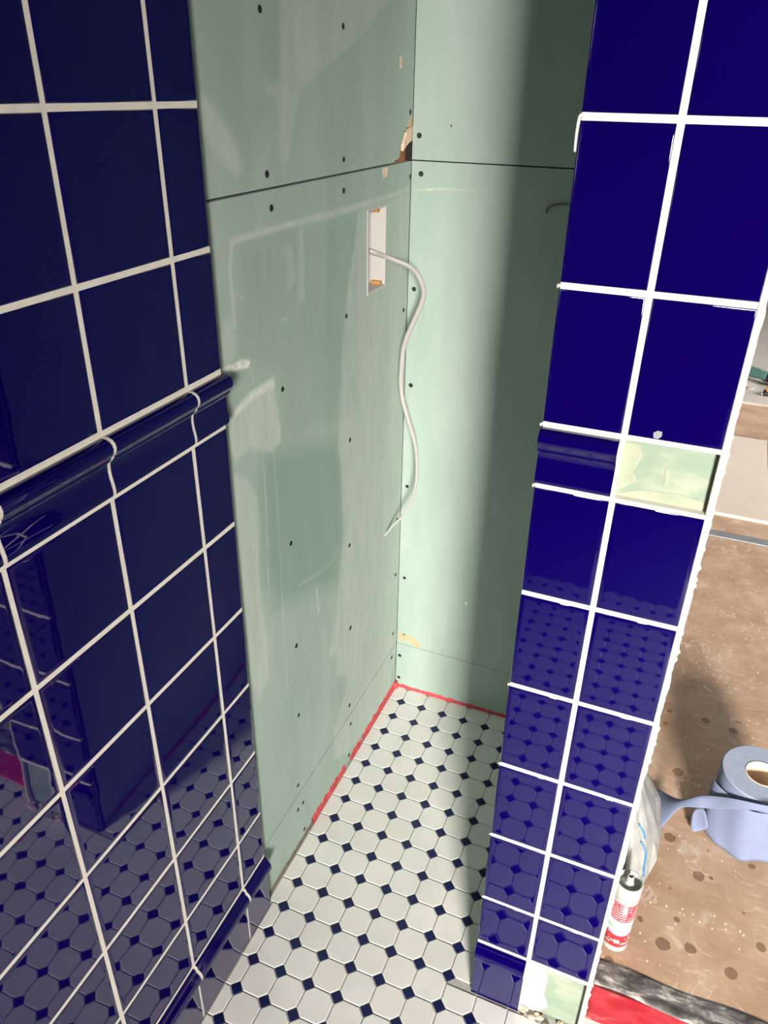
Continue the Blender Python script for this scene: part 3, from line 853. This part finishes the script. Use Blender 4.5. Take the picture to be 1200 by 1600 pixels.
# ------------------------------------------------------------------ recessed box and cable
by0, by1, bz0, bz1 = BOX
jb = empty('recessed_box', (T, (by0 + by1) / 2, bz0), 'white rectangular recessed socket box set in green plasterboard', 'socket box')
def jbx(nm, x0, x1, y0, y1, z0, z1, mat):
    o = box(nm, x0 - T, x1 - T, y0 - (by0 + by1) / 2, y1 - (by0 + by1) / 2, z0 - bz0, z1 - bz0, mat, jb); return o
D = -.062
t = .0022
jbx('back_panel', D - .002, D, by0, by1, bz0, bz1, 'box_white')
jbx('side_panel', D, T + .0012, by1 - t, by1 + .0002, bz0, bz1, 'box_white'); jbx('side_panel', D, T + .0012, by0 - .0002, by0 + t, bz0, bz1, 'box_white')
jbx('top_panel', D, T + .0006, by0 + t, by1 - t, bz1 - t, bz1, 'box_white'); jbx('bottom_panel', D, T + .0006, by0 + t, by1 - t, bz0, bz0 + t, 'box_white')
for z0, z1 in ((bz0 - .003, bz0), (bz1, bz1 + .002)): jbx('rim', T, T + .0012, by0 - .003, by1 + .001, z0, z1, 'box_white')
jbx('rim', T, T + .0012, by0 - .0035, by0, bz0, bz1, 'box_white'); jbx('rim', T, T + .0012, by1, by1 + .0015, bz0, bz1, 'box_white')
jbx('wood_scrap', -.036, -.016, by1 - t - .008, by1 - t, bz0 + t, bz0 + .008, 'batten'); jbx('wood_scrap', -.036, -.022, by1 - t - .010, by1 - t, bz1 - .012, bz1 - t, 'batten')
CP = [(577, 392, .372), (587.5, 396, .378), (602.5, 401, .398), (620, 408, .41), (637, 415, .42), (650, 426, .43), (658.5, 442, .435), (662, 457, .44), (659.5, 472, .443), (652, 490, .445),
      (647, 501, .447), (636.5, 525, .45), (630, 547, .452), (627.5, 575, .453), (626.3, 597, .453), (628.7, 622, .453), (633.7, 642, .453), (641, 667, .453), (648, 692, .453), (651, 717, .453),
      (651.2, 742, .452), (648.7, 762, .450), (642.5, 782, .445), (630, 805, .438), (615, 820, .43), (602.5, 835, .424), (590, 847, .418), (574, 857, .41)]
cpts = []
for i, (u, v, y) in enumerate(CP):
    cpts.append(ony(u, v, y))
cs = spline(cpts, 5)
n = len(cs)
rad = [.0050 if i / n < .55 else .0050 - (i / n - .55) / .45 * .0030 for i in range(n)]
cb = obj('cable', tube(cs, rad, 12, .72), 'cable_white', None, True)
tag(cb, 'white electric cable hanging in a curve from the recessed wall box', 'cable')
wp = [ony(u, v, YB - .003) for u, v in ((853, 334), (854, 328), (859, 323), (867, 320), (876, 319), (888, 319))]
wp[0].y = YB + .002
wo = obj('wire_stub', tube(spline(wp, 4), [.0016] * 21, 8), 'cable_grey', None, True)
tag(wo, 'short dark bent wire poking out of back plasterboard', 'wire')

# ------------------------------------------------------------------ blue paper roll
RX, RY, RH, RR = .872, .396, .172, .081
ro = empty('paper_roll', (RX, RY, 0), 'pale blue paper towel roll standing on the brown floor with a loose twisted sheet', 'paper roll')
bm = lathe([(.034, .001), (RR - .002, .001), (RR, .004), (RR, RH - .004), (RR - .002, RH)], 56)
obj('paper_body', bm, 'paper_blue', ro, True)
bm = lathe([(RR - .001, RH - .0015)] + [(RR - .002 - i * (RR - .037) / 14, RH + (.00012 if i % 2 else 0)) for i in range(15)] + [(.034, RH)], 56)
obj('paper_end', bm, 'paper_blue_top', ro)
bm = lathe([(.0345, .002), (.0345, RH + .001), (.0325, RH + .001), (.0325, .002), (.0345, .002)], 40)
obj('core', bm, 'core_card', ro, True)
def sheet(name, P, parent, mat, th=.0006, sub=6):      # P: grid of vectors in world coords
    bm = bmesh.new(); g = [[bm.verts.new(p - Vector((RX, RY, 0))) for p in row] for row in P]
    for a, b_ in zip(g, g[1:]):
        for i in range(len(a) - 1): bm.faces.new((a[i], a[i + 1], b_[i + 1], b_[i]))
    o = obj(name, bm, mat, parent, True)
    md = o.modifiers.new('sub', 'SUBSURF'); md.levels = md.render_levels = 2
    md = o.modifiers.new('th', 'SOLIDIFY'); md.thickness = th
    return o
# loose outer lap hanging on the near side
rows_ = []
for zi, zf in enumerate((.002, .04, .08, .115, .142)):
    row = []
    for k in range(13):
        a = math.radians(-168 + k * 12.5)
        rr = RR + .006 + .004 * math.sin(k * 1.3 + zi * .4) + (.006 if zi == 0 and k % 3 == 0 else 0) + .006 * math.exp(-((k - 1) / 1.2) ** 2)
        row.append(Vector((RX + rr * math.cos(a), RY + rr * math.sin(a), zf + (.004 * math.sin(k * 1.1) if zi == 0 else 0) + (.006 * (k / 12) if zi == 4 else 0) + .001)))
    rows_.append(row)
sheet('loose_sheet', rows_, ro, 'paper_blue')
up_ = [(1215, 1262, .150), (1180, 1256, .146), (1150, 1248, .135), (1115, 1243, .118), (1086, 1242, .10), (1068, 1252, .06), (1045, 1243, .030), (1026, 1229, .012), (1008, 1233, .006)]
lo_ = [(1215, 1270, .140), (1180, 1266, .134), (1150, 1264, .120), (1115, 1264, .10), (1088, 1262, .08), (1062, 1259, .05), (1048, 1276, .024), (1030, 1298, .006), (1008, 1318, .003)]
def oncyl(u, v, r):
    d = ray(u, v); ox, oy = CAM.x - RX, CAM.y - RY
    A = d.x ** 2 + d.y ** 2; B = 2 * (ox * d.x + oy * d.y); Cc = ox * ox + oy * oy - r * r
    q = B * B - 4 * A * Cc
    return None if q < 0 else CAM + d * ((-B - math.sqrt(q)) / (2 * A))
rows_ = []
for j in range(4):
    t = j / 3
    row = []
    for (u, v, z), (u2, v2, z2) in zip(up_, lo_):
        p = onz(u + (u2 - u) * t, v + (v2 - v) * t, z + (z2 - z) * t)
        p.z += .010 * math.sin(math.pi * t)
        c_ = oncyl(u + (u2 - u) * t, v + (v2 - v) * t, RR + .016)
        if u > 1095 and c_ is not None and c_.z < RH + .02: p = c_ if u > 1130 else c_.lerp(p, .5)
        row.append(p)
    rows_.append(row)
sheet('twisted_tail', rows_, ro, 'paper_blue')
fl_ = [[onz(1101, 1262, .07), onz(1092, 1263, .06), onz(1084, 1265, .05)], [onz(1104, 1280, .05), onz(1090, 1280, .03), onz(1079, 1281, .02)], [onz(1108, 1296, .03), onz(1094, 1297, .01), onz(1079, 1303, .004)]]
sheet('torn_corner', fl_, ro, 'paper_blue')

# ------------------------------------------------------------------ sealant cartridge
tu = empty('sealant_tube', (.6445, .022, 0), 'white and red sealant cartridge standing upright beside the blue tiled end wall', 'sealant tube')
obj('body', lathe([(0, 0), (.0225, 0), (.0242, .002), (.0242, .006), (.0232, .007), (.0232, .138), (.0245, .140), (.0245, .174), (.0235, .178), (.0218, .1785), (.0210, .176), (.0205, .164),
                   (.015, .166), (.0095, .171), (.0065, .176), (.0060, .190), (.0045, .191), (.0040, .182), (0, .182)], 32), 'plastic_white', tu, True)
o = obj('label_sleeve', lathe([(.0236, 0), (.0236, .131)], 40), 'label', tu, True); o.location = (0, 0, .0075)
md = o.modifiers.new('th', 'SOLIDIFY'); md.thickness = .0004
o['label'] = 'red printed label'
for p in tu.children[0].data.polygons: p.use_smooth = True
try: tu.children[0].data.set_sharp_from_angle(angle=math.radians(40))
except Exception: pass

# ------------------------------------------------------------------ crumpled plastic sack
def sack():
    bg = empty('plastic_bag', (.65, .18, 0), 'crumpled white plastic bag with blue printed lines leaning on the end wall', 'bag')
    rnd = random.Random(21)
    lv = [(0, .052, .085), (.02, .066, .100), (.055, .070, .108), (.085, .074, .106), (.12, .080, .098), (.15, .070, .090), (.18, .055, .075), (.21, .038, .055), (.235, .022, .040), (.25, .012, .020)]
    bm = bmesh.new(); rings = []; N = 22
    for k, (z, w_, d_) in enumerate(lv):
        ring = []
        for i in range(N):
            a = 2 * math.pi * i / N
            c, s = math.cos(a), math.sin(a)
            rr = 1 + rnd.uniform(-.09, .09)
            x = .0135 + .5 * w_ + (.5 * w_) * math.copysign(abs(c) ** .8, c) * rr
            x = max(x, .0142)
            y = d_ * math.copysign(abs(s) ** .8, s) * rr + .18 * z
            ring.append(bm.verts.new((x + .6 - .65, y, z + (rnd.uniform(-.004, .004) if k else 0))))
        rings.append(ring)
    for a, b_ in zip(rings, rings[1:]):
        for i in range(N):
            j = (i + 1) % N
            if (i + rings.index(a)) % 2: bm.faces.new((a[i], a[j], b_[j])); bm.faces.new((a[i], b_[j], b_[i]))
            else: bm.faces.new((a[i], a[j], b_[i])); bm.faces.new((a[j], b_[j], b_[i]))
    bm.faces.new(rings[0][::-1]); bm.faces.new(rings[-1])
    bmesh.ops.recalc_face_normals(bm, faces=bm.faces[:])
    bv = BVHTree.FromBMesh(bm)
    o = obj('sack', bm, 'bag', bg)
    for line in ([(998, 1287), (1002, 1294), (1006, 1302), (1008, 1311)], [(1001, 1315), (1005, 1322), (1009, 1331), (1008, 1345), (1006, 1358), (1004.5, 1368)]):
        pts = []
        for u, v in line:
            h = bv.ray_cast(CAM - Vector((.65, .18, 0)), ray(u, v).normalized())
            if h[0] is not None: pts.append(h[0] + h[1] * .0006)
        if len(pts) > 1:
            s = spline(pts, 4); obj('printed_line', tube(s, [.0019] * len(s), 6), 'print_blue', bg, True)
sack()
